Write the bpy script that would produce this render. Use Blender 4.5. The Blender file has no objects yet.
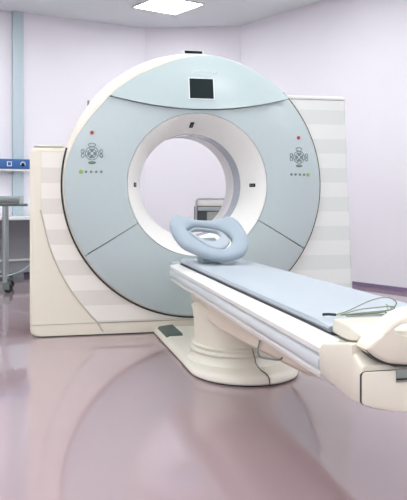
import bpy, bmesh, math, random
from mathutils import Vector, Matrix
PI = math.pi
C = bpy.context.scene.collection
F, HX, HY, CAMH = 750.0, 203.5, 198.0, 0.95      # focal length (px), principal point, camera height

# ------------------------------------------------------------------ materials
def lin(c):
    return tuple(((v/255)/12.92 if v/255 <= .04045 else ((v/255+.055)/1.055)**2.4) for v in c)
def mat(name, rgb, rough=.5, metal=0, spec=.5, coat=0, noise=0, scale=20, bump=0, alpha=1):
    m = bpy.data.materials.new(name); m.use_nodes = True
    nt = m.node_tree; b = nt.nodes['Principled BSDF']
    col = lin(rgb)
    b.inputs['Roughness'].default_value = rough
    b.inputs['Metallic'].default_value = metal
    b.inputs['Specular IOR Level'].default_value = spec
    b.inputs['Coat Weight'].default_value = coat
    b.inputs['Coat Roughness'].default_value = .08
    b.inputs['Alpha'].default_value = alpha
    tc = nt.nodes.new('ShaderNodeTexCoord')
    nz = nt.nodes.new('ShaderNodeTexNoise'); nz.inputs['Scale'].default_value = scale
    nz.inputs['Detail'].default_value = 3
    nt.links.new(tc.outputs['Object'], nz.inputs['Vector'])
    mx = nt.nodes.new('ShaderNodeMix'); mx.data_type = 'RGBA'
    k = noise if noise else .02
    mx.inputs[6].default_value = (*[c*(1-k) for c in col], 1)
    mx.inputs[7].default_value = (*[min(1, c*(1+k)) for c in col], 1)
    nt.links.new(nz.outputs['Fac'], mx.inputs[0])
    nt.links.new(mx.outputs[2], b.inputs['Base Color'])
    if bump:
        bp = nt.nodes.new('ShaderNodeBump'); bp.inputs['Strength'].default_value = bump
        bp.inputs['Distance'].default_value = .002
        nt.links.new(nz.outputs['Fac'], bp.inputs['Height'])
        nt.links.new(bp.outputs['Normal'], b.inputs['Normal'])
    return m
def emit(name, rgb, s):
    m = bpy.data.materials.new(name); m.use_nodes = True
    nt = m.node_tree; nt.nodes.clear()
    o = nt.nodes.new('ShaderNodeOutputMaterial'); e = nt.nodes.new('ShaderNodeEmission')
    e.inputs[0].default_value = (*lin(rgb), 1); e.inputs[1].default_value = s
    nt.links.new(e.outputs[0], o.inputs[0]); return m
def striped(name, c1, c2, period, phase):
    m = mat(name, c1, .35); nt = m.node_tree; b = nt.nodes['Principled BSDF']
    tc = nt.nodes.new('ShaderNodeTexCoord'); sp = nt.nodes.new('ShaderNodeSeparateXYZ')
    nt.links.new(tc.outputs['Object'], sp.inputs[0])
    a = nt.nodes.new('ShaderNodeMath'); a.operation = 'MULTIPLY_ADD'
    a.inputs[1].default_value = 1/period; a.inputs[2].default_value = phase
    nt.links.new(sp.outputs['Z'], a.inputs[0])
    f = nt.nodes.new('ShaderNodeMath'); f.operation = 'FRACT'; nt.links.new(a.outputs[0], f.inputs[0])
    g = nt.nodes.new('ShaderNodeMath'); g.operation = 'GREATER_THAN'; g.inputs[1].default_value = .5
    nt.links.new(f.outputs[0], g.inputs[0])
    mx = nt.nodes.new('ShaderNodeMix'); mx.data_type = 'RGBA'
    mx.inputs[6].default_value = (*lin(c1), 1); mx.inputs[7].default_value = (*lin(c2), 1)
    nt.links.new(g.outputs[0], mx.inputs[0]); nt.links.new(mx.outputs[2], b.inputs['Base Color'])
    return m

M = dict(
    wall=mat('lilac_wall_paint', (232, 230, 236), .7, noise=.015, scale=3),
    ceiling=mat('ceiling_paint', (222, 227, 228), .8),
    floor=mat('mauve_resin_floor', (160, 140, 144), .06, spec=.6, coat=.25, noise=.04, scale=1.2),
    skirt=mat('mauve_skirting', (128, 112, 140), .4),
    duct=mat('pale_blue_duct', (184, 200, 206), .5),
    cream=mat('cream_plastic', (226, 221, 204), .35, coat=.2),
    cream2=mat('cream_shell', (224, 221, 207), .35, coat=.2),
    beige=mat('beige_plastic', (222, 211, 192), .4),
    white=mat('white_plastic', (228, 228, 224), .35, coat=.2),
    teal=mat('pale_teal_shell', (182, 197, 197), .3, coat=.25),
    teal2=mat('pale_teal_visor', (182, 199, 199), .3, coat=.25),
    ring=mat('ring_white', (244, 244, 239), .35, coat=.2),
    greyband=mat('grey_scan_window', (150, 160, 170), .25, coat=.3),
    dark=mat('dark_gasket', (40, 48, 46), .6),
    black=mat('black_glass', (14, 30, 32), .35, spec=.15),
    blackp=mat('black_rubber', (28, 28, 30), .6),
    grey=mat('grey_key', (120, 130, 132), .5),
    line=mat('key_print', (104, 116, 118), .5),
    green=mat('green_key', (140, 176, 92), .45),
    gg=mat('grey_green_key', (112, 136, 116), .5),
    red=mat('red_button', (176, 52, 52), .4),
    mattress=mat('blue_grey_vinyl', (170, 180, 188), .5, noise=.03, scale=60, bump=.15),
    foam=mat('blue_grey_foam', (156, 170, 180), .75, noise=.05, scale=90, bump=.3),
    rail=mat('pale_blue_rail', (208, 215, 218), .3, coat=.2),
    pad=mat('dark_green_pad', (78, 92, 86), .6, noise=.1, scale=120),
    steel=mat('stainless_steel', (170, 180, 180), .3, metal=.85),
    steeld=mat('dull_steel', (120, 135, 135), .35, metal=.7),
    blue=mat('blue_rail', (50, 98, 160), .4),
    wood=mat('grey_laminate', (160, 165, 170), .5),
    desk=mat('white_laminate', (226, 232, 234), .4),
    clear=mat('clear_plastic', (215, 230, 230), .1, alpha=.5),
    cartd=mat('dark_grey_cart', (60, 66, 66), .5),
    cartg=mat('grey_curtain', (140, 146, 142), .6),
    inlay=mat('inlay_edge_beige', (196, 190, 176), .5),
    wire=mat('grey_green_wire', (140, 150, 128), .5),
    yellow=mat('yellow_plug', (214, 204, 120), .5),
    emboss=mat('pale_print', (226, 232, 230), .4),
    stripeL=striped('stripes_warm_lit', (234, 231, 222), (220, 217, 208), .211, .514),  # warm light on the left side is put into these stripe colours
    stripeR=striped('stripes_cool_lit', (225, 229, 225), (214, 220, 215), .215, .547),  # right-hand copy, tinted for the cooler light on that side
)
lampm = emit('lamp_diffuser', (250, 253, 255), 10.0)

# ------------------------------------------------------------------ helpers
def link(name, bm, m, parent=None, smooth=38):
    bmesh.ops.remove_doubles(bm, verts=bm.verts, dist=1e-6)
    bmesh.ops.recalc_face_normals(bm, faces=bm.faces)
    for f in bm.faces: f.smooth = True
    for e in bm.edges:
        if len(e.link_faces) == 2:
            if e.calc_face_angle(0) > math.radians(smooth): e.smooth = False
    me = bpy.data.meshes.new(name); bm.to_mesh(me); bm.free()
    me.materials.append(m)
    o = bpy.data.objects.new(name, me); C.objects.link(o)
    if parent: o.parent = parent
    return o
def thing(name, label, cat, loc=(0, 0, 0), rz=0, group=None):
    o = bpy.data.objects.new(name, None); C.objects.link(o)
    o.location = loc; o.rotation_euler = (0, 0, rz)
    o['label'] = label; o['category'] = cat
    if group: o['group'] = group
    return o
def struct(name, bm, m, parent=None):
    o = link(name, bm, m, parent, 30)
    o['kind'] = 'structure'
    return o
def box(bm, x0, x1, y0, y1, z0, z1, bev=0, seg=2):
    r = bmesh.ops.create_cube(bm, size=1)
    vs = r['verts']
    for v in vs:
        v.co = Vector((x0+(v.co.x+.5)*(x1-x0), y0+(v.co.y+.5)*(y1-y0), z0+(v.co.z+.5)*(z1-z0)))
    if bev:
        es = list({e for v in vs for e in v.link_edges})
        bmesh.ops.bevel(bm, geom=es, offset=bev, segments=seg, profile=.5, affect='EDGES')
    return bm
def nb(): return bmesh.new()
def B(*a, **k): return box(nb(), *a, **k)
def loft(bm, secs, cap=True, closed=True):
    rows = [[bm.verts.new(p) for p in s] for s in secs]
    n = len(rows[0])
    for a, b in zip(rows, rows[1:]):
        for i in range(n if closed else n-1):
            j = (i+1) % n
            bm.faces.new((a[i], a[j], b[j], b[i]))
    if cap and closed:
        bm.faces.new(rows[0]); bm.faces.new(rows[-1][::-1])
    return bm
def revolve_y(bm, prof, cz, n=128, close=False):
    """prof = [(r, y)], axis along y at height cz."""
    secs = [[(r*math.cos(2*PI*i/n), y, cz+r*math.sin(2*PI*i/n)) for i in range(n)] for r, y in prof]
    if close: secs.append(secs[0])
    return loft(bm, secs, cap=False)
def revolve_z(bm, prof, cx=0, cy=0, sx=1, sy=1, n=64):
    secs = [[(cx+r*sx*math.cos(2*PI*i/n), cy+r*sy*math.sin(2*PI*i/n), z) for i in range(n)] for r, z in prof]
    return loft(bm, secs, cap=True)
def catmull(pts, n=8):
    P = [Vector(p) for p in pts]; P = [2*P[0]-P[1]]+P+[2*P[-1]-P[-2]]
    out = []
    for i in range(1, len(P)-2):
        a, b, c, d = P[i-1:i+3]
        for k in range(n):
            t = k/n
            out.append(.5*((2*b)+(c-a)*t+(2*a-5*b+4*c-d)*t*t+(3*b-3*c+d-a)*t**3))
    out.append(P[-2]); return out
def tube(bm, pts, r, n=10, smooth=0, closed=False):
    P = catmull(pts, smooth) if smooth else [Vector(p) for p in pts]
    up = Vector((0, 0, 1)); secs = []
    for i, p in enumerate(P):
        a = P[max(i-1, 0)]; b = P[min(i+1, len(P)-1)]
        t = (b-a).normalized()
        u = t.cross(up)
        if u.length < .05: u = t.cross(Vector((0, 1, 0)))
        u.normalize(); w = t.cross(u)
        secs.append([p+r*(math.cos(2*PI*k/n)*u+math.sin(2*PI*k/n)*w) for k in range(n)])
    return loft(bm, secs)
def prism(bm, outline, y0, y1, bev=0, pred=None, seg=3):
    """outline [(x,z)] extruded from y0 (front) to y1."""
    a = [bm.verts.new((x, y0, z)) for x, z in outline]
    b = [bm.verts.new((x, y1, z)) for x, z in outline]
    n = len(outline)
    bm.faces.new(a); bm.faces.new(b[::-1])
    es = []
    for i in range(n):
        bm.faces.new((a[i], b[i], b[(i+1) % n], a[(i+1) % n]))
    bm.edges.ensure_lookup_table()
    if bev:
        sel = [e for e in bm.edges if all(v in a for v in e.verts) and (pred is None or pred(*[v.co for v in e.verts]))]
        bmesh.ops.bevel(bm, geom=sel, offset=bev, segments=seg, profile=.5, affect='EDGES', clamp_overlap=True)
    return bm

# ------------------------------------------------------------------ room
CEIL = 3.2
P1 = Vector((-.775, 9.94, 0)); P2 = Vector((.49, 9.81, 0))
dl = Vector((-math.cos(math.radians(30)), -math.sin(math.radians(30)), 0))
dr = Vector((math.cos(math.radians(-55.4)), math.sin(math.radians(-55.4)), 0))
PL = P1+dl*8.5; PR = P2+dr*11.5
PBL = PL+dr*12.2
PBR = PR+dl*1.0
poly = [P1, PL, PBL, PBR+Vector((.0, -.0, 0)), PR, P2]
def wall(name, a, b, m=M['wall'], z0=0, z1=CEIL, th=.12):
    d = (b-a).normalized(); n = Vector((d.y, -d.x, 0))
    cen = Vector((0, 3, 0))
    if (cen-a).dot(n) > 0: n = -n
    bm = nb()
    q = [a, b, b+n*th, a+n*th]
    loft(bm, [[(p.x, p.y, z0) for p in q], [(p.x, p.y, z1) for p in q]])
    return struct(name, bm, m)
wall('wall_left', P1, PL); wall('wall_back', P2, P1); wall('wall_right', PR, P2)
wall('wall_rear', PL, PBL); wall('wall_front', PBL, PR)
bm = nb(); fp = [PL, PBL, PR, P2, P1]
loft(bm, [[(p.x, p.y, -.1) for p in fp], [(p.x, p.y, 0) for p in fp]]); struct('floor', bm, M['floor'])
bm = nb(); loft(bm, [[(p.x, p.y, CEIL) for p in fp], [(p.x, p.y, CEIL+.1) for p in fp]]); struct('ceiling', bm, M['ceiling'])
def skirt(name, a, b):
    d = (b-a).normalized(); n = Vector((-d.y, d.x, 0))
    if (Vector((0, 3, 0))-a).dot(n) < 0: n = -n
    bm = nb(); q = [a, b, b+n*.012, a+n*.012]
    loft(bm, [[(p.x, p.y, 0) for p in q], [(p.x, p.y, .045) for p in q]]); struct(name, bm, M['skirt'])
skirt('baseboard_left', P1, PL); skirt('baseboard_right', P2, PR); skirt('baseboard_back', P1, P2)
RL = math.atan2(-dl.y, -dl.x)            # direction of the left wall (30 deg)
def onleft(px, off=0):
    """point where image column px meets the left wall, pulled off the wall into the room."""
    k = (px-HX)/F
    # P1 + s*dl = (k*Y, Y)
    s = (P1.x-k*P1.y)/(k*dl.y-dl.x)
    p = P1+dl*s; n = Vector((math.sin(RL), -math.cos(RL), 0))
    return p+n*off
a = onleft(17)
bm = B(-.065, .065, -.06, 0, 0, CEIL, bev=.004)
o = struct('trim_1', bm, M['duct']); o.location = a; o.rotation_euler.z = RL

# ceiling lamps on the room's grid
e1 = Vector((math.cos(math.radians(36)), math.sin(math.radians(36)), 0)); e2 = Vector((e1.y, -e1.x, 0))
lamp0 = Vector((-.348, 9.17, 0)) - e1*.3 + e2*.3
k = 0
def inside(p, m=.5):
    n = len(fp); s = None
    for i in range(n):
        a, b = fp[i], fp[(i+1) % n]; d = (b-a).normalized()
        c = d.x*(p.y-a.y)-d.y*(p.x-a.x)
        if c < m: return False
    return True
first = None
names = {}
for i in range(-4, 6):
    for j in range(0, 7):
        p = lamp0+e1*(i*1.9)+e2*(j*1.9)
        if not inside(p): continue
        isvis = (i == 0 and j == 0)
        lab = 'square white recessed ceiling lamp, glowing, above the scanner at the top edge' if isvis else \
              'square recessed ceiling lamp outside the picture, behind or above the camera'
        t = thing('ceiling_lamp', lab, 'ceiling light', (p.x, p.y, CEIL), math.radians(36), 'recessed ceiling lamps')
        if first is None:
            bm = nb()
            for s in ((-.31, .31, -.31, -.295), (-.31, .31, .295, .31), (-.31, -.295, -.295, .295), (.295, .31, -.295, .295)):
                box(bm, *s, -.012, -.0005)
            fr = link('frame', bm, M['white'], t)
            df = link('diffuser', B(-.294, .294, -.294, .294, -.008, -.0005), lampm, t)
            first = (fr, df)
        else:
            for q in first:
                c = q.copy(); C.objects.link(c); c.parent = t

# ------------------------------------------------------------------ gantry frame
TH = math.radians(13.0)
G = Vector((-.06, 5.30, 0))
def W(x, y, z=0):
    return Vector((G.x+x*math.cos(TH)-y*math.sin(TH), G.y+x*math.sin(TH)+y*math.cos(TH), z))
gan = thing('ct_scanner', 'large round CT scanner gantry, pale teal ring face with white bore and cream side covers', 'scanner', G+Vector((.012, .003, 0)), TH)
CZ, RO = 1.043, .935
def y0(r):
    t = max(0, min(1, (r-.5)/(RO-.5)))
    return -.06*(1-t**2.5)
def ss(a, b, x):
    t = max(0, min(1, (x-a)/(b-a))); return t*t*(3-2*t)
def rface(ph):
    d = math.degrees(ph) % 360
    k = ss(80, 115, d)*(1-ss(138, 176, d))
    return .922-.060*k
def rarc(ph):
    s, c = math.sin(ph), math.cos(ph); A = .22*c*c
    if A < 1e-5: return .525/s
    D = s*s-4*A*.525
    return 9 if D < 0 else (s-math.sqrt(D))/(2*A)
def polar(bm, phs, rin, rout, yf, nr=10, skirt=.03):
    secs = []
    for ph in phs:
        a, b = rin(ph), rout(ph)
        row = [a+(b-a)*i/nr for i in range(nr+1)]
        pts = [(r*math.cos(ph), yf(r, ph), CZ+r*math.sin(ph)) for r in row]
        pts = [(a*math.cos(ph), yf(a, ph)+skirt, CZ+a*math.sin(ph))]+pts+[(b*math.cos(ph), yf(b, ph)+skirt, CZ+b*math.sin(ph))]
        secs.append(pts)
    full = abs((phs[-1]-phs[0])-2*PI) < 1e-6
    loft(bm, secs, cap=not full, closed=not full)
    return bm
def rng(a, b, n): return [math.radians(a+(b-a)*i/n) for i in range(n+1)]
# where the visor's lower arc meets the face edge
def meet(lo, hi):
    for _ in range(50):
        m = (lo+hi)/2
        if rarc(math.radians(m)) > rface(math.radians(m)): lo = m
        else: hi = m
    return hi
aR = meet(20, 80); aL = meet(160, 100)
# housing drum
link('housing', revolve_y(nb(), [(.90, .05), (.93, .06), (RO, .08), (RO, .70), (.89, .78), (.5, .78), (.5, .70), (.90, .70), (.90, .05)], CZ), M['cream2'], gan)
# dark backing behind the face panels
link('backing', revolve_y(nb(), [(.50, -.03), (.7, -.025), (.90, .012), (.90, .045), (.50, .045), (.50, -.03)], CZ), M['dark'], gan)
gap = .0035
yv = lambda r, ph: y0(r)-.004-.022*max(0, 1-(r-rarc(ph))/.30)
link('visor', polar(nb(), rng(aR+.3, aL-.3, 90), lambda p: rarc(p)+.002, rface, yv, 14, .035), M['teal2'], gan)
mid = lambda p: min(rface(p), rarc(p)-.002) if aR < math.degrees(p) % 360 < aL else rface(p)
link('face_panel', polar(nb(), rng(-29.7, 211.7, 200), lambda p: .502, mid, lambda r, p: y0(r), 14), M['teal'], gan)
link('lower_face_panel', polar(nb(), rng(212.2, 329.8, 110), lambda p: .502, rface, lambda r, p: y0(r), 14), M['teal'], gan)
def yrim(r, ph):
    a = rface(ph); s = max(0, min(1, (r-a)/(RO-a)))
    return y0(a)+(.075-y0(a))*(1-math.sqrt(max(0, 1-s*s*.98)))
link('rim', polar(nb(), rng(0, 360, 256), lambda p: rface(p)+.0015, lambda p: RO, yrim, 10, .004), M['cream2'], gan)
# black gap line round the disc where it meets the side covers
bm = nb(); polar(bm, rng(164.5, 406, 160), lambda p: RO-.004, lambda p: RO+.010, lambda r, p: .034, 2, .03)
link('gasket', bm, M['dark'], gan)
# funnel and bore
def yfun(r): return -.062+.258*((.5-r)/.123)**1.25 if r < .5 else -.062
prof = [(.5, -.02), (.5, -.055), (.497, -.061)]+[(.494-.117*i/16, yfun(.494-.117*i/16)) for i in range(17)]+[(.377, .200), (.39, .200)]
link('bore_ring', revolve_y(nb(), prof, CZ), M['ring'], gan)
link('scan_window', revolve_y(nb(), [(.377, .2005), (.377, .39), (.39, .39), (.39, .2005)], CZ, close=True), M['greyband'], gan)
link('bore_tunnel', revolve_y(nb(), [(.377, .3905), (.377, .62), (.42, .69), (.50, .78), (.51, .78), (.43, .69), (.39, .62), (.39, .3905)], CZ, close=True), M['white'], gan)
# side covers
def circ(a0, a1, n, r=RO+.006):
    return [(r*math.cos(math.radians(a0+(a1-a0)*i/n)), CZ+r*math.sin(math.radians(a0+(a1-a0)*i/n))) for i in range(n+1)]
LT, RT, KZ = 1.30, 1.705, .087
aLT = 180-math.degrees(math.asin((LT-CZ)/(RO+.006)))
aRT = math.degrees(math.asin((RT-CZ)/(RO+.006)))
def outerL(v): return v.x < -1.1 or v.z > LT-.001
lo = [(-1.15, KZ), (0, KZ)]+circ(270, aLT, 60)+[(-1.11, LT), (-1.135, LT-.01), (-1.15, LT-.04)]
bm = prism(nb(), lo, .04, .74, .035, lambda a, b: outerL(a) and outerL(b) and not (abs(a.z-KZ) < 1e-4 and abs(b.z-KZ) < 1e-4), 4)
cl = link('side_cover', bm, M['cream'], gan); cl['label'] = 'lower cream left side cover of the scanner'
ro = [(0, KZ), (1.21, KZ), (1.21, .3), (1.145, RT-.03)]+[(1.14, RT-.03)]+circ(aRT-.0, 270, 60)[0:0]
RT2 = RT-.03; aR2 = math.degrees(math.asin((RT2-CZ)/(RO+.006)))
ro = [(0, KZ), (1.21, KZ), (1.20, .35), (1.145, RT2)]+circ(aR2, -90, 60)
bm = prism(nb(), ro, .04, .74, .02, lambda a, b: a.x > 1.1 and b.x > 1.1, 3)
cr = link('side_cover', bm, M['stripeR'], gan); cr['label'] = 'taller striped white right side cover of the scanner'
# cap strip of the right cover
tp = [(1.143, RT2+.003), (1.128, RT)]+circ(aRT, aR2+.2, 3)
link('cover_cap', prism(nb(), tp, .035, .74, .004, None, 2), M['white'], gan)
# cap strip of the left cover
link('cover_cap', B(-1.12, -.925, .045, .74, LT+.0005, LT+.012, bev=.004), M['cream2'], gan)
# striped inlay of the left cover, bounded by a sweeping arc
arcp = [(-1.075, LT-.03), (-1.075, 1.10), (-1.075, .87), (-1.0, .58), (-.885, .34), (-.755, .165), (-.69, KZ+.004)]
ap = [(p.x, p.y) for p in [Vector((v[0], v[1], 0)) for v in arcp[:3]]]+[(p.x, p.y) for p in catmull([(a, b, 0) for a, b in arcp[2:]], 8)][1:]
aI = 180-math.degrees(math.asin((LT-.03-CZ)/(RO+.010)))
inl = ap+[(-.02, KZ+.004)]+circ(269, aI, 60, RO+.010)
link('striped_inlay', prism(nb(), inl, .036, .0395, .0012, None, 1), M['stripeL'], cl)
bm = nb(); tube(bm, [(x-.004, .037, z) for x, z in ap[2:]]+[(-.672, .0385, .05), (-.655, .0385, .025)], .0055, 8); link('inlay_edge', bm, M['inlay'], cl)
# kick plates and dark feet
bm = prism(nb(), [(-1.148, KZ-.003), (-1.148, .045), (-1.138, .022), (-1.115, .008), (1.205, .008), (1.205, KZ-.003)], .042, .74, .03, lambda a, b: a.x < -1.11 and b.x < -1.11, 3); link('kick_plate', bm, M['cream'], gan)
link('base', B(-1.10, 1.19, .05, .72, 0, .008), M['dark'], gan)
# screen, print and top box
def onface(x, z, f=y0):
    return f(math.hypot(x, z-CZ))
def yvis(x, z):
    ph = math.atan2(z-CZ, x); r = math.hypot(x, z-CZ); return yv(r, ph)
sx0, sx1, sz0, sz1 = -.066, .104, CZ+.600, CZ+.742
ya, yb = yvis(.035, sz0), yvis(.035, sz1)
def tilted(x0, x1, z0, z1, off, th, inset=0):
    bm = nb()
    def yy(z): return ya+(yb-ya)*(z-sz0)/(sz1-sz0)
    q0 = [(x0, yy(z0)-off, z0), (x1, yy(z0)-off, z0), (x1, yy(z1)-off, z1), (x0, yy(z1)-off, z1)]
    q1 = [(x, y+th, z) for x, y, z in q0]
    return loft(bm, [q0, q1])
sc = link('screen', tilted(sx0, sx1, sz0, sz1, .004, .02), M['black'], gan)
bm = nb()
for a in ((sx0-.006, sx1+.006, sz1, sz1+.005), (sx0-.006, sx1+.006, sz0-.005, sz0), (sx0-.006, sx0, sz0, sz1), (sx1, sx1+.006, sz0, sz1)):
    b2 = tilted(*a, .005, .02); me = bpy.data.meshes.new('t'); b2.to_mesh(me); bm.from_mesh(me); b2.free(); bpy.data.meshes.remove(me)
link('screen_bezel', bm, M['emboss'], sc)
bm = nb()
random.seed(4)
for i in range(9):      # the faint, unreadable wordmark above the screen
    x = -.045+i*.021; z = CZ+.775
    h = .026 if i % 3 else .018
    pts = [(x, z), (x+.006, z+h), (x+.012, z+.004), (x+.017, z+h*.8)]
    tube(bm, [(px, yvis(px, pz)-.001, pz) for px, pz in pts], .0018, 6)
link('wordmark', bm, M['emboss'], gan)
tb = link('camera_box', B(-.075, .075, .10, .22, CZ+RO-.005, CZ+RO+.035, bev=.004), M['white'], gan)
link('front_slot', B(-.066, .062, .094, .101, CZ+RO+.012, CZ+RO+.030), M['black'], tb)
bm = B(-.007, .007, .30, .32, 0, .045, bev=.003)
o = link('marker_pin', bm, M['grey'], gan); o.location = (-(RO+.0)*math.cos(math.radians(38)), 0, CZ+(RO-.01)*math.sin(math.radians(38)))
# control clusters
def disc(bm, x, z, rx, rz, th=.004, y=None, n=24):
    loft(bm, [[(x+rx*k*math.cos(2*PI*i/n), onface(x+rx*k*math.cos(2*PI*i/n), z+rz*k*math.sin(2*PI*i/n))-t, z+rz*k*math.sin(2*PI*i/n)) for i in range(n)] for k, t in ((1, -.006), (1, th*.6), (.85, th))])
def ringo(bm, x, z, rx, rz, w=.0022, n=32):
    pts = [(x+rx*math.cos(2*PI*i/n), onface(x+rx*math.cos(2*PI*i/n), z+rz*math.sin(2*PI*i/n))-.002, z+rz*math.sin(2*PI*i/n)) for i in range(n+1)]
    tube(bm, pts, w, 6)
def cluster(cx, cz, sgn, lab):
    bm = nb(); disc(bm, cx, cz, .046, .046, .0015)
    cp = link('control_pad', bm, M['teal2'], gan); cp['label'] = lab
    bm = nb()
    ringo(bm, cx, cz, .044, .044); ringo(bm, cx, cz, .029, .029); ringo(bm, cx, cz, .013, .013)
    for i in range(8):
        a = PI/8+i*PI/4
        tube(bm, [(cx+r*math.cos(a), onface(cx+r*math.cos(a), cz+r*math.sin(a))-.0025, cz+r*math.sin(a)) for r in (.013, .044)], .002, 6)
    link('key_outline', bm, M['line'], cp)
    for i in range(4):
        a = i*PI/2; bm = nb(); disc(bm, cx+.021*math.cos(a), cz+.021*math.sin(a), .006, .006); link('key', bm, M['grey'], cp)
    bm = nb(); ringo(bm, cx, cz+.058, .024, .012); link('key_outline', bm, M['line'], cp)
    for s in (-1, 1):
        for q in (-1, 1):
            bm = nb(); ringo(bm, cx+s*.062, cz+q*.014, .010, .013); link('key_outline', bm, M['line'], cp)
        bm = nb(); disc(bm, cx+s*.062, cz, .007, .005); link('key', bm, M['grey'], cp)
    bm = nb(); disc(bm, cx, cz-.062, .027, .010); link('key', bm, M['gg'], cp)
    bm = nb(); disc(bm, cx, cz+.142, .013, .013, .008); o = link('button', bm, M['red'], gan); o['label'] = 'red round button'
    for i in range(5):
        x = cx+(i-2)*.034-.006*sgn*-1; m = M['grey']; r = .009
        if (sgn < 0 and i == 0) or (sgn > 0 and i == 4): m = M['green']; r = .014
        bm = nb(); disc(bm, x, cz-.125, r, r, .005); o = link('button', bm, m, gan)
        if m == M['green']: o['label'] = 'green round button'
cluster(-.738, CZ+.210, -1, 'round control pad left of the bore')
cluster(.750, CZ+.202, 1, 'round control pad right of the bore')
# laser slots in the bore ring
for a, ln, tw in ((180, .03, .032), (0, .034, .026), (93, .040, .028)):
    s = nb(); box(s, -ln/2*1.9, ln/2*1.9, -.004, .010, -tw/2, tw/2, bev=.003)
    r = .43
    sl = math.atan2(yfun(r-.03)-yfun(r+.03), -.06)
    Rm = Matrix.Rotation(-math.radians(a), 4, 'Y') @ Matrix.Translation((r, yfun(r), 0)) @ Matrix.Rotation(math.atan2(yfun(r+.03)-yfun(r-.03), .06), 4, 'Z')
    bmesh.ops.transform(s, matrix=Matrix.Translation((0, 0, CZ)) @ Rm, verts=s.verts)
    lw = link('laser_window', s, M['black'], gan)
    g_ = nb()
    for q in (-.012, .012):
        t_ = nb(); box(t_, q-.005, q+.005, -.0055, -.003, -.005, .005)
        bmesh.ops.transform(t_, matrix=Matrix.Translation((0, 0, CZ)) @ Rm, verts=t_.verts)
        me = bpy.data.meshes.new('t'); t_.to_mesh(me); g_.from_mesh(me); t_.free(); bpy.data.meshes.remove(me)
    link('lens', g_, M['grey'], lw)

# ------------------------------------------------------------------ patient table
PF = 1.08                                  # forward distance of the pedestal centre
tab = thing('patient_table', 'long cream and white patient table on a rounded pedestal in front of the scanner', 'examination table', W(0, -PF), TH)
def T(x, f, z): return (x, PF-f, z)
def hw(f): return .252+.05*(f-.35)/2.7
FE = 3.10
secs = []
for f in (.35, .36, .40, .8, 1.3, 1.8, 2.3, 2.8, FE):
    w = hw(f) - (.02 if f == .35 else .006 if f == .36 else 0); dz = -.004 if f == .35 else 0
    L = [(-w+.085, .522+dz), (-w+.07, .528+dz), (-w+.012, .516+dz), (-w, .508), (-w, .492), (-w+.012, .484), (-w+.012, .438), (-w, .432), (-w+.004, .418), (-w+.03, .400)]
    Rr = [(-x, z) for x, z in L]; Rr[0] = (w-.05, .522+dz); Rr[1] = (w-.03, .534+dz)
    sec = L[:1]+L[1:]+Rr[::-1]
    secs.append([T(x, f, z) for x, z in sec])
link('table_frame', loft(nb(), secs), M['white'], tab)
for s in (-1, 1):
    secs = []
    for f in (.365, .375, .8, 1.5, 2.2, FE-.005):
        w = hw(f)-(.006 if f < .37 else 0)
        p = [(w-.011, .482), (w-.001, .478), (w+.003, .468), (w+.003, .455), (w-.001, .444), (w-.011, .440)]
        secs.append([T(s*x, f, z) for x, z in p])
    link('side_rail', loft(nb(), secs), M['rail'], tab)
# under-beam
secs = []
for f, zb, w in ((.52, .390, .15), (.75, .34, .19), (.95, .285, .20), (1.5, .272, .20), (2.1, .296, .20), (2.69, .324, .20), (3.03, .385, .20)):
    secs.append([T(-w, f, .399), T(-w, f, zb+.02), T(-w+.02, f, zb), T(w-.02, f, zb), T(w, f, zb+.02), T(w, f, .399)])
link('under_beam', loft(nb(), secs), M['beige'], tab)
# mattress
def slab(x0f, x1f, f0, f1, z0, z1, r=.012, n=24, round_end=.05):
    secs = []
    for i in range(n+1):
        f = f0+(f1-f0)*i/n
        d = 1-math.cos(max(0, 1-(f-f0)/round_end)*PI/2) if f < f0+round_end else 0
        a, b = x0f(f)+d*.03, x1f(f)-d*.05
        e = .006 if i in (0, n) else 0
        prof = [(a+r*.3, z0), (a, z0+(z1-z0)*.4), (a+r*.4, z1-r*.35-e), (a+r*1.6, z1-e)]
        m = [(a+(b-a)*q, z1-e-.006*math.sin(PI*q)) for q in (.25, .5, .75)]
        prof += m+[(b-r*1.6, z1-e), (b-r*.4, z1-r*.35-e), (b, z0+(z1-z0)*.4), (b-r*.3, z0)]
        secs.append([T(x, f, z) for x, z in prof])
    return loft(nb(), secs)
mt = link('mattress', slab(lambda f: -hw(f)+.060+.02*(f-.35)/2.7, lambda f: hw(f)-.035, .30, 2.97, .5285, .556), M['mattress'], tab)
link('mattress_gap', slab(lambda f: -hw(f)+.052+.02*(f-.35)/2.7, lambda f: hw(f)-.04, .37, 3.0, .523, .532, r=.004), M['blackp'], tab)
# head plate below the cushion
link('head_plate', B(-.235, .20, PF-.40, PF-.26, .515, .5275, bev=.005), M['mattress'], tab)
# pedestal base plate
def base_out(k, z, n=48):
    rx, ry, fc = .29-k, .34-k, 1.23
    pts = [(-rx, -.015+k), (-rx, .4), (-rx, .8)]
    pts += [(-rx*math.cos(PI*i/n), fc+ry*math.sin(PI*i/n)) for i in range(n+1)]
    pts += [(rx, .8), (rx, .4), (rx, -.015+k)]
    return [T(x, f, z) for x, f in pts]
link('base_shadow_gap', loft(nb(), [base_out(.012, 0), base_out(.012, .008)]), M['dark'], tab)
link('base_plate', loft(nb(), [base_out(0, .008), base_out(-.004, .016), base_out(0, .032), base_out(.012, .044), base_out(.04, .054)]), M['cream2'], tab)
# flare, mouldings, column
secp = [(.275, .052), (.262, .066), (.252, .085), (.246, .098), (.258, .103), (.26, .112), (.256, .119), (.244, .122), (.243, .13), (.25, .134), (.25, .142), (.242, .147)]
link('column_flare', revolve_z(nb(), secp, 0, 0, 1, 1.12), M['cream2'], tab)
link('column', revolve_z(nb(), [(.236, .1475), (.234, .2), (.236, .27), (.245, .32), (.25, .345), (.22, .36)], 0, 0, 1, 1.12), M['cream'], tab)
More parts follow.
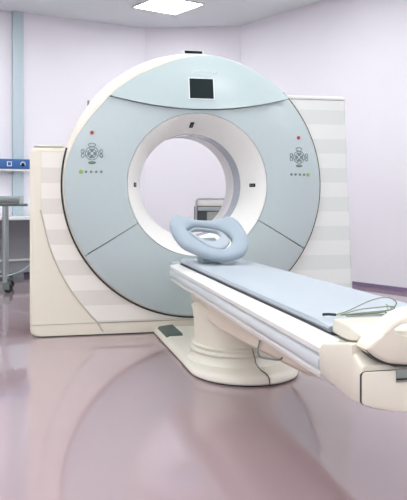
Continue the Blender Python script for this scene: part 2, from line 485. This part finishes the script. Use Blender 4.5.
# ribbed foot pad on the far corner of the base plate
bm = nb()
secs = []
for i in range(19):
    f = .03+.36*i/18; x = -.285+.0*i
    z = .046+(.003 if i % 2 else 0)
    secs.append([T(-.278, f, z-.006), T(-.262, f, z+.012), T(-.17, f, z+.022), T(-.165, f, z-.002)])
link('foot_pad', loft(bm, secs), M['pad'], tab)
# thin cable on the pedestal and wire hook below the beam
bm = nb(); tube(bm, [T(.015, 1.358, .15), T(.018, 1.375, .118), T(.022, 1.378, .108), T(.025, 1.388, .078), T(.03, 1.46, .058), T(.036, 1.535, .055), T(.04, 1.568, .038), T(.041, 1.576, .01)], .0025, 6, 4)
link('earth_wire', bm, M['dark'], tab)
bm = nb(); tube(bm, [T(-.206, 2.20, .36), T(-.214, 2.20, .32), T(-.214, 2.22, .298), T(-.210, 2.30, .305), T(-.206, 2.44, .33), T(-.199, 2.47, .345)], .004, 8, 4)
link('hook', bm, M['steeld'], tab)
# foot-end cover block
def blk(w, zb, zt):
    h = [(w-.16, zb), (w-.09, zb+.005), (w-.03, zb+.016), (w-.004, zb+.026), (w, zb+.032), (w, zt-.01), (w-.003, zt-.003), (w-.01, zt)]
    return h+[(-x, z) for x, z in h[::-1]]
def rrect(x0, x1, z0, z1, rb, rt=.01, n=6):
    p = []
    for cx, cz, r, a in ((x0+rb, z0+rb, rb, 180), (x1-rb, z0+rb, rb, 270), (x1-rt, z1-rt, rt, 0), (x0+rt, z1-rt, rt, 90)):
        for i in range(n+1):
            t = math.radians(a+90*i/n); p.append((cx+r*math.cos(t), cz+r*math.sin(t)))
    return p
secs = []
for f, w, zb, zt in ((FE+.001, .304, .418, .514), (3.13, .310, .410, .528), (3.25, .316, .402, .550), (3.33, .319, .398, .566), (3.366, .319, .397, .571)):
    secs.append([T(x, f, z) for x, z in blk(w, zb, zt)])
x_ = [(.319, .397, .548), (.318, .398, .530), (.312, .403, .522)]
for f, (w, zb, zt) in zip((3.3675, 3.40, 3.412), x_):
    secs.append([T(x, f, z) for x, z in blk(w, zb, zt)])
fc = link('foot_cover', loft(nb(), secs), M['cream'], tab); fc['label'] = 'cream end cover at the foot of the table'
o = link('access_panel', prism(nb(), blk(.3145, .3995, .508), PF-3.4165, PF-3.405, .002, None, 2), M['cream'], tab)
link('panel_gap', prism(nb(), blk(.3157, .3990, .5097), PF-3.4135, PF-3.40), M['dark'], tab)
# grey socket recess
so = link('socket_plate', B(-.222, -.05, PF-3.4205, PF-3.4167, .478, .512, bev=.0012), M['cartg'], tab)
link('slot', B(-.222, -.05, PF-3.4225, PF-3.4207, .4845, .4885), M['black'], so)
# raised end cap with handle
secs = []
for f, w, zb, zt in ((2.985, .213, .530, .566), (3.0, .218, .530, .575), (3.12, .225, .530, .578), (3.25, .262, .553, .585), (3.34, .286, .575, .59), (3.368, .292, .575, .594)):
    secs.append([T(x, f, z) for x, z in rrect(-w, w, zb, zt, .008, .008)])
ec = link('end_cap', loft(nb(), secs), M['cream'], tab)
# handle plate: outline with slot hole, thick, built as loft of outer/inner loops
def handle():
    half = [(-.309, .568), (-.303, .580), (-.290, .592), (-.273, .604), (-.257, .621), (-.237, .639), (-.212, .652), (-.185, .661), (-.10, .668)]
    top = half+[(-x, z) for x, z in half[::-1]]
    bot = [(.303, .560), (.277, .541), (.229, .525), (.10, .519), (-.10, .519), (-.229, .525), (-.277, .541), (-.303, .560)]
    outer = [(p.x, p.y) for p in catmull([(x, z, 0) for x, z in top+bot+[top[0]]], 4)][:-1]
    n = len(outer)
    # inner slot loop matched by direction
    cx, cz, a, b = 0, .616, .232, .0185
    def inner(x, z, k=0):
        aa, bb = a-k, b-k
        dx = max(-1, min(1, x/.30)); 
        xx = dx*aa
        e = 1-abs(xx/aa)**6
        s = 1 if z > .585 else -1
        return (xx, cz+s*bb*max(0, e)**.5)
    inn = [inner(x, z) for x, z in outer]
    Y0, Y1 = PF-3.435, PF-3.3685
    def sh(loop, k):   # shrink the outer loop for rounding
        return [(x*(1-k/.30), .6+(z-.6)*(1-k/.08)) for x, z in loop]
    rings = [[(x, Y1, z) for x, z in outer], [(x, Y0+.014, z) for x, z in outer], [(x, Y0+.004, z) for x, z in sh(outer, .005)], [(x, Y0, z) for x, z in sh(outer, .013)],
             [(x*1.02, Y0, cz+(z-cz)*1.25) for x, z in inn], [(x, Y0+.008, z) for x, z in inn], [(x, Y1, z) for x, z in inn]]
    rings.append(rings[0])
    return loft(nb(), rings, cap=False)
link('handle_gap', prism(nb(), [(-.308, .5655), (-.279, .5365), (-.229, .5195), (-.10, .5145), (.10, .5145), (.229, .5195), (.279, .5365), (.308, .5655), (0, .58)], PF-3.425, PF-3.3695), M['dark'], tab)
hd = link('end_handle', handle(), M['cream'], tab, 50)

# ------------------------------------------------------------------ head cushion (rests on the mattress)
hc = thing('head_cushion', 'blue-grey ring shaped foam head cushion at the scanner end of the table', 'cushion', W(-.063, -.77, .5575), TH)
K = 1/162
def tiltring(outer, inner, th, fwd=0, n=72, m=14, tilt=1.4):
    """closed outlines (x, height in px) -> padded ring leaning back towards the scanner."""
    def resample(pts):
        P = catmull([(x, z, 0) for x, z in pts+[pts[0]]], 10)[:-1]
        return P
    cx = sum(p[0] for p in inner)/len(inner); cz = sum(p[1] for p in inner)/len(inner)
    def radial(P, a):
        best = None
        for i in range(len(P)):
            p, q = P[i], P[(i+1) % len(P)]
            d = (math.cos(a), math.sin(a)); ex, ez = q.x-p.x, q.y-p.y
            den = d[0]*ez-d[1]*ex
            if abs(den) < 1e-9: continue
            px, pz = p.x-cx, p.y-cz
            t = (px*ez-pz*ex)/den; u = (px*d[1]-pz*d[0])/den
            if t > 0 and -1e-6 <= u <= 1+1e-6 and (best is None or t > best): best = t
        return (cx+best*math.cos(a), cz+best*math.sin(a))
    Po, Pi = resample(outer), resample(inner)
    secs = []
    nv = Vector((0, -1, tilt)).normalized()
    for i in range(n):
        a = 2*PI*i/n
        o = radial(Po, a); q = radial(Pi, a)
        row = []
        for k in range(m):
            t = 2*PI*k/m
            u = .5+.5*math.copysign(abs(math.cos(t))**.7, math.cos(t)); v = math.copysign(abs(math.sin(t))**.8, math.sin(t))*th
            x, z = q[0]+(o[0]-q[0])*u, q[1]+(o[1]-q[1])*u
            base = Vector((x*K, (z*K)*tilt-fwd, z*K*1.15+.124))
            row.append(base+nv*v)
        secs.append(row)
    secs.append(secs[0])
    return loft(nb(), secs, cap=False)
outer = [(-37, 19), (-30, 21), (-15, 17), (0, 16), (14, 17), (25, 20), (33, 15), (37, 5), (36, -3), (29, -10), (18, -13), (5, -14), (-8, -12), (-20, -8), (-31, -3), (-37, 5), (-39, 13)]
inn1 = [(-24, 9), (-15, 12), (0, 11), (14, 8), (20, 2), (16, -4), (6, -7), (-4, -5), (-14, 1)]
out2 = [(-22, 8), (-14, 11), (0, 10), (12, 7.5), (18, 2), (15, -3), (6, -6), (-4, -4), (-13, 1)]
inn2 = [(-20, 8), (-14, 10), (0, 9), (7, 7.5), (9, 4), (5, 1.5), (-2, .8), (-8, 2), (-15, 5)]
link('outer_ring', tiltring(outer, inn1, .030), M['foam'], hc, 60)
link('inner_pad', tiltring(out2, inn2, .014, .004), M['mattress'], hc, 60)
sec_ = []
for x in (-.05, -.04, .06, .07):
    e = .008 if x in (-.05, .07) else 0
    sec_.append([(x, .02+e, 0), (x, .20-e, 0), (x, .20-e, .14-e), (x, .17, .14-e), (x, .02+e, .02-e)])
link('support_wedge', loft(nb(), sec_), M['foam'], hc)

# ------------------------------------------------------------------ lead wires on the mattress
lw = thing('lead_wire_set', 'loose bundle of thin grey-green lead wires looped on the mattress by the handle', 'cable', W(0, -2.9, .556), TH)
loops = [[(-.17, -.02, .012), (-.12, -.05, .03), (-.02, -.12, .085), (.05, -.16, .10), (.12, -.10, .07), (.15, .02, .03), (.15, .12, .035)],
         [(-.15, -.03, .01), (-.08, -.10, .04), (.02, -.15, .055), (.10, -.10, .05), (.14, -.02, .03), (.16, .10, .03)],
         [(-.14, -.02, .008), (-.05, -.06, .02), (.04, -.10, .03), (.12, -.05, .03), (.15, .05, .025)],
         [(-.12, -.01, .006), (-.04, -.03, .012), (.05, -.06, .018), (.10, -.04, .03), (.13, .06, .03)],
         [(-.13, -.06, .006), (-.02, -.10, .010), (.08, -.13, .012), (.14, -.06, .02), (.155, .06, .02)],
         [(-.10, -.04, .005), (.0, -.02, .008), (.07, -.08, .012), (.04, -.13, .03), (-.03, -.08, .02)]]
for L_ in loops:
    bm = nb(); tube(bm, [(-.17+(x+.17)*.66, y*.5, .009+z*.68) for x, y, z in L_], .0021, 6, 7); link('lead_wire', bm, M['wire'], lw)
bm = nb(); tube(bm, [(-.20, .03, .012), (-.185, .02, .014), (-.16, .015, .012)], .0045, 8, 3); o = link('plug', bm, M['blackp'], lw); o['label'] = 'black plug tip'
bm = nb(); tube(bm, [(-.158, .015, .012), (-.135, .01, .014)], .005, 8, 0); o = link('plug', bm, M['yellow'], lw); o['label'] = 'yellow plug tip'

# ------------------------------------------------------------------ trolley behind the scanner, seen through the bore
def atpix(px, d, z=0): return Vector(((px-HX)/F*d, d, z))
ct = thing('equipment_cart', 'white topped cart with dark open bay seen through the scanner bore', 'cart', atpix(222, 7.9), math.radians(4))
link('body', B(-.27, .27, 0, .45, .10, .86, bev=.004), M['cartd'], ct)
bm = nb()
tube(bm, [(-.272, -.02, .12), (-.272, -.02, .90), (-.268, -.02, .925), (-.25, -.02, .94), (.25, -.02, .94), (.268, -.02, .925), (.272, -.02, .90), (.272, -.02, .12)], .010, 8)
link('front_frame', bm, M['wood'], ct)
link('top', B(-.262, .262, -.012, .46, .865, .925, bev=.01), M['white'], ct)
dw = link('drawer', B(-.255, .255, -.016, -.001, .815, .858, bev=.003), M['wood'], ct)
link('door', B(-.16, -.02, -.014, -.001, .13, .805, bev=.006), M['cartg'], ct)
link('door', B(-.008, .12, -.014, -.001, .13, .805, bev=.006), M['cartg'], ct)
for x in (-.23, .23):
    for y in (.04, .41):
        bm = nb(); t_ = revolve_y(bm, [(.001, y-.015), (.045, y-.015), (.05, y-.008), (.05, y+.008), (.045, y+.015), (.001, y+.015)], .05, 20)
        for v in bm.verts: v.co.x += x
        box(bm, x-.015, x+.015, y-.02, y+.02, .05, .102)
        link('caster', bm, M['blackp'], ct)

# ------------------------------------------------------------------ left wall fittings
p = onleft(8, 0)
def wl(name, label, cat, px, off): 
    q = onleft(px, off); return thing(name, label, cat, q, RL)
rail = wl('wall_rail', 'blue wall mounted medical supply rail with white outlets on the left wall', 'wall rail', 28, .0)
ZR = CAMH+(HY-165)*9.2/F
link('body', B(-1.6, -.005, -.165, -.062, ZR-.058, ZR+.058, bev=.006), M['blue'], rail)
link('lower_trim', B(-1.6, -.01, -.158, -.062, ZR-.084, ZR-.060, bev=.004), M['white'], rail)
link('mounting', B(-1.55, -.3, -.062, -.001, ZR-.04, ZR+.04), M['duct'], rail)
for i, xx in enumerate((-.275, -.112)):
    bm = nb()
    if i == 0:
        for s in ((-.028, .028, .02, .028), (-.028, .028, -.028, -.02), (-.028, -.02, -.02, .02), (.02, .028, -.02, .02)):
            box(bm, xx+s[0], xx+s[1], -.171, -.1655, ZR+s[2], ZR+s[3])
        link('outlet', bm, M['white'], rail)
    else:
        pts = [(xx+.028*math.cos(math.radians(a)), -.168, ZR-.004+.028*math.sin(math.radians(a))) for a in range(-20, 201, 20)]
        tube(bm, pts, .005, 8); link('outlet_ring', bm, M['white'], rail)
        bm = nb(); revolve_y(bm, [(.001, -.172), (.017, -.172), (.018, -.165), (.001, -.165)], 0, 20)
        for v in bm.verts: v.co.x += xx; v.co.z += ZR-.012
        link('outlet', bm, M['black'], rail)
dk = wl('wall_desk', 'white topped laminate desk standing against the left wall behind the trolley', 'desk', 32, .0)
link('desktop', B(-1.7, .30, -.60, -.07, .70, .735, bev=.004), M['desk'], dk)
link('back_panel', B(-1.66, .26, -.12, -.10, .06, .70), M['wood'], dk)
link('side_panel', B(.24, .27, -.56, -.10, 0, .70), M['wood'], dk)
link('side_panel', B(-1.69, -1.66, -.56, -.10, 0, .70), M['wood'], dk)
link('footrest', B(-1.655, .235, -.17, -.125, .20, .225), M['white'], dk)
# stainless trolley
tr = thing('instrument_trolley', 'stainless steel trolley with dark flat top and black casters at the left edge', 'trolley', atpix(-31, 7.6), math.radians(12))
link('top_plate', B(-.45, .58, -.22, .25, .868, .893, bev=.006), M['steeld'], tr)
for x in (-.40, .36):
    for y in (-.19, .21):
        bm = nb(); tube(bm, [(x, y, .105), (x, y, .868)], .024 if y < 0 else .02, 12); link('leg', bm, M['steel'], tr)
        bm = nb(); revolve_y(bm, [(.001, -.014), (.038, -.014), (.045, -.008), (.045, .008), (.038, .014), (.001, .014)], 0, 20)
        for v in bm.verts: v.co = Vector((v.co.x+x+.035, v.co.y+y, v.co.z+.045))
        cs = link('caster', bm, M['blackp'], tr)
        bm = nb(); box(bm, x-.02, x+.045, y-.022, y-.016, .035, .10); box(bm, x-.02, x+.045, y+.016, y+.022, .035, .10); box(bm, x-.022, x+.046, y-.022, y+.022, .094, .106)
        link('fork', bm, M['steeld'], cs)
bm = nb()
tube(bm, [(-.40, -.19, .17), (.36, -.19, .17)], .011, 8); tube(bm, [(.36, -.19, .17), (.36, .21, .17)], .011, 8); tube(bm, [(-.40, .21, .17), (.36, .21, .17)], .011, 8); tube(bm, [(-.40, -.19, .17), (-.40, .21, .17)], .011, 8)
link('lower_rail', bm, M['steel'], tr)
bm = nb(); tube(bm, [(.36, -.19, .17), (.50, -.1, .20), (.62, .1, .27), (.68, .2, .30)], .008, 8, 4)
link('push_handle', bm, M['steel'], tr)
bx = thing('clear_tray', 'clear plastic tray lying on the stainless trolley top', 'tray', atpix(6, 7.55, .8935), math.radians(4))
bm = nb(); box(bm, -.30, .15, -.12, .14, 0, .006); 
for s in ((-.30, .15, -.12, -.115), (-.30, .15, .135, .14), (-.30, -.295, -.115, .135), (.145, .15, -.115, .135)): box(bm, *s, .006, .07)
link('body', bm, M['clear'], bx); link('lid', B(-.305, .155, -.125, .145, .0705, .078, bev=.002), M['clear'], bx)

# ------------------------------------------------------------------ camera, world, view
cam = bpy.data.cameras.new('camera'); co = bpy.data.objects.new('camera', cam); C.objects.link(co)
co.location = (0, 0, CAMH); co.rotation_euler = (PI/2, 0, 0)
cam.sensor_fit = 'VERTICAL'; cam.sensor_height = 36; cam.lens = F/500*36
cam.shift_y = -(250-HY)/500; cam.shift_x = 0
cam.clip_end = 60
bpy.context.scene.camera = co
w = bpy.data.worlds.new('world'); bpy.context.scene.world = w; w.use_nodes = True
w.node_tree.nodes['Background'].inputs[0].default_value = (.8, .9, 1, 1); w.node_tree.nodes['Background'].inputs[1].default_value = .3
vs = bpy.context.scene.view_settings
vs.view_transform = 'Standard'; vs.look = 'None'; vs.gamma = 1; vs.exposure = 0.82; vs.use_curve_mapping = False
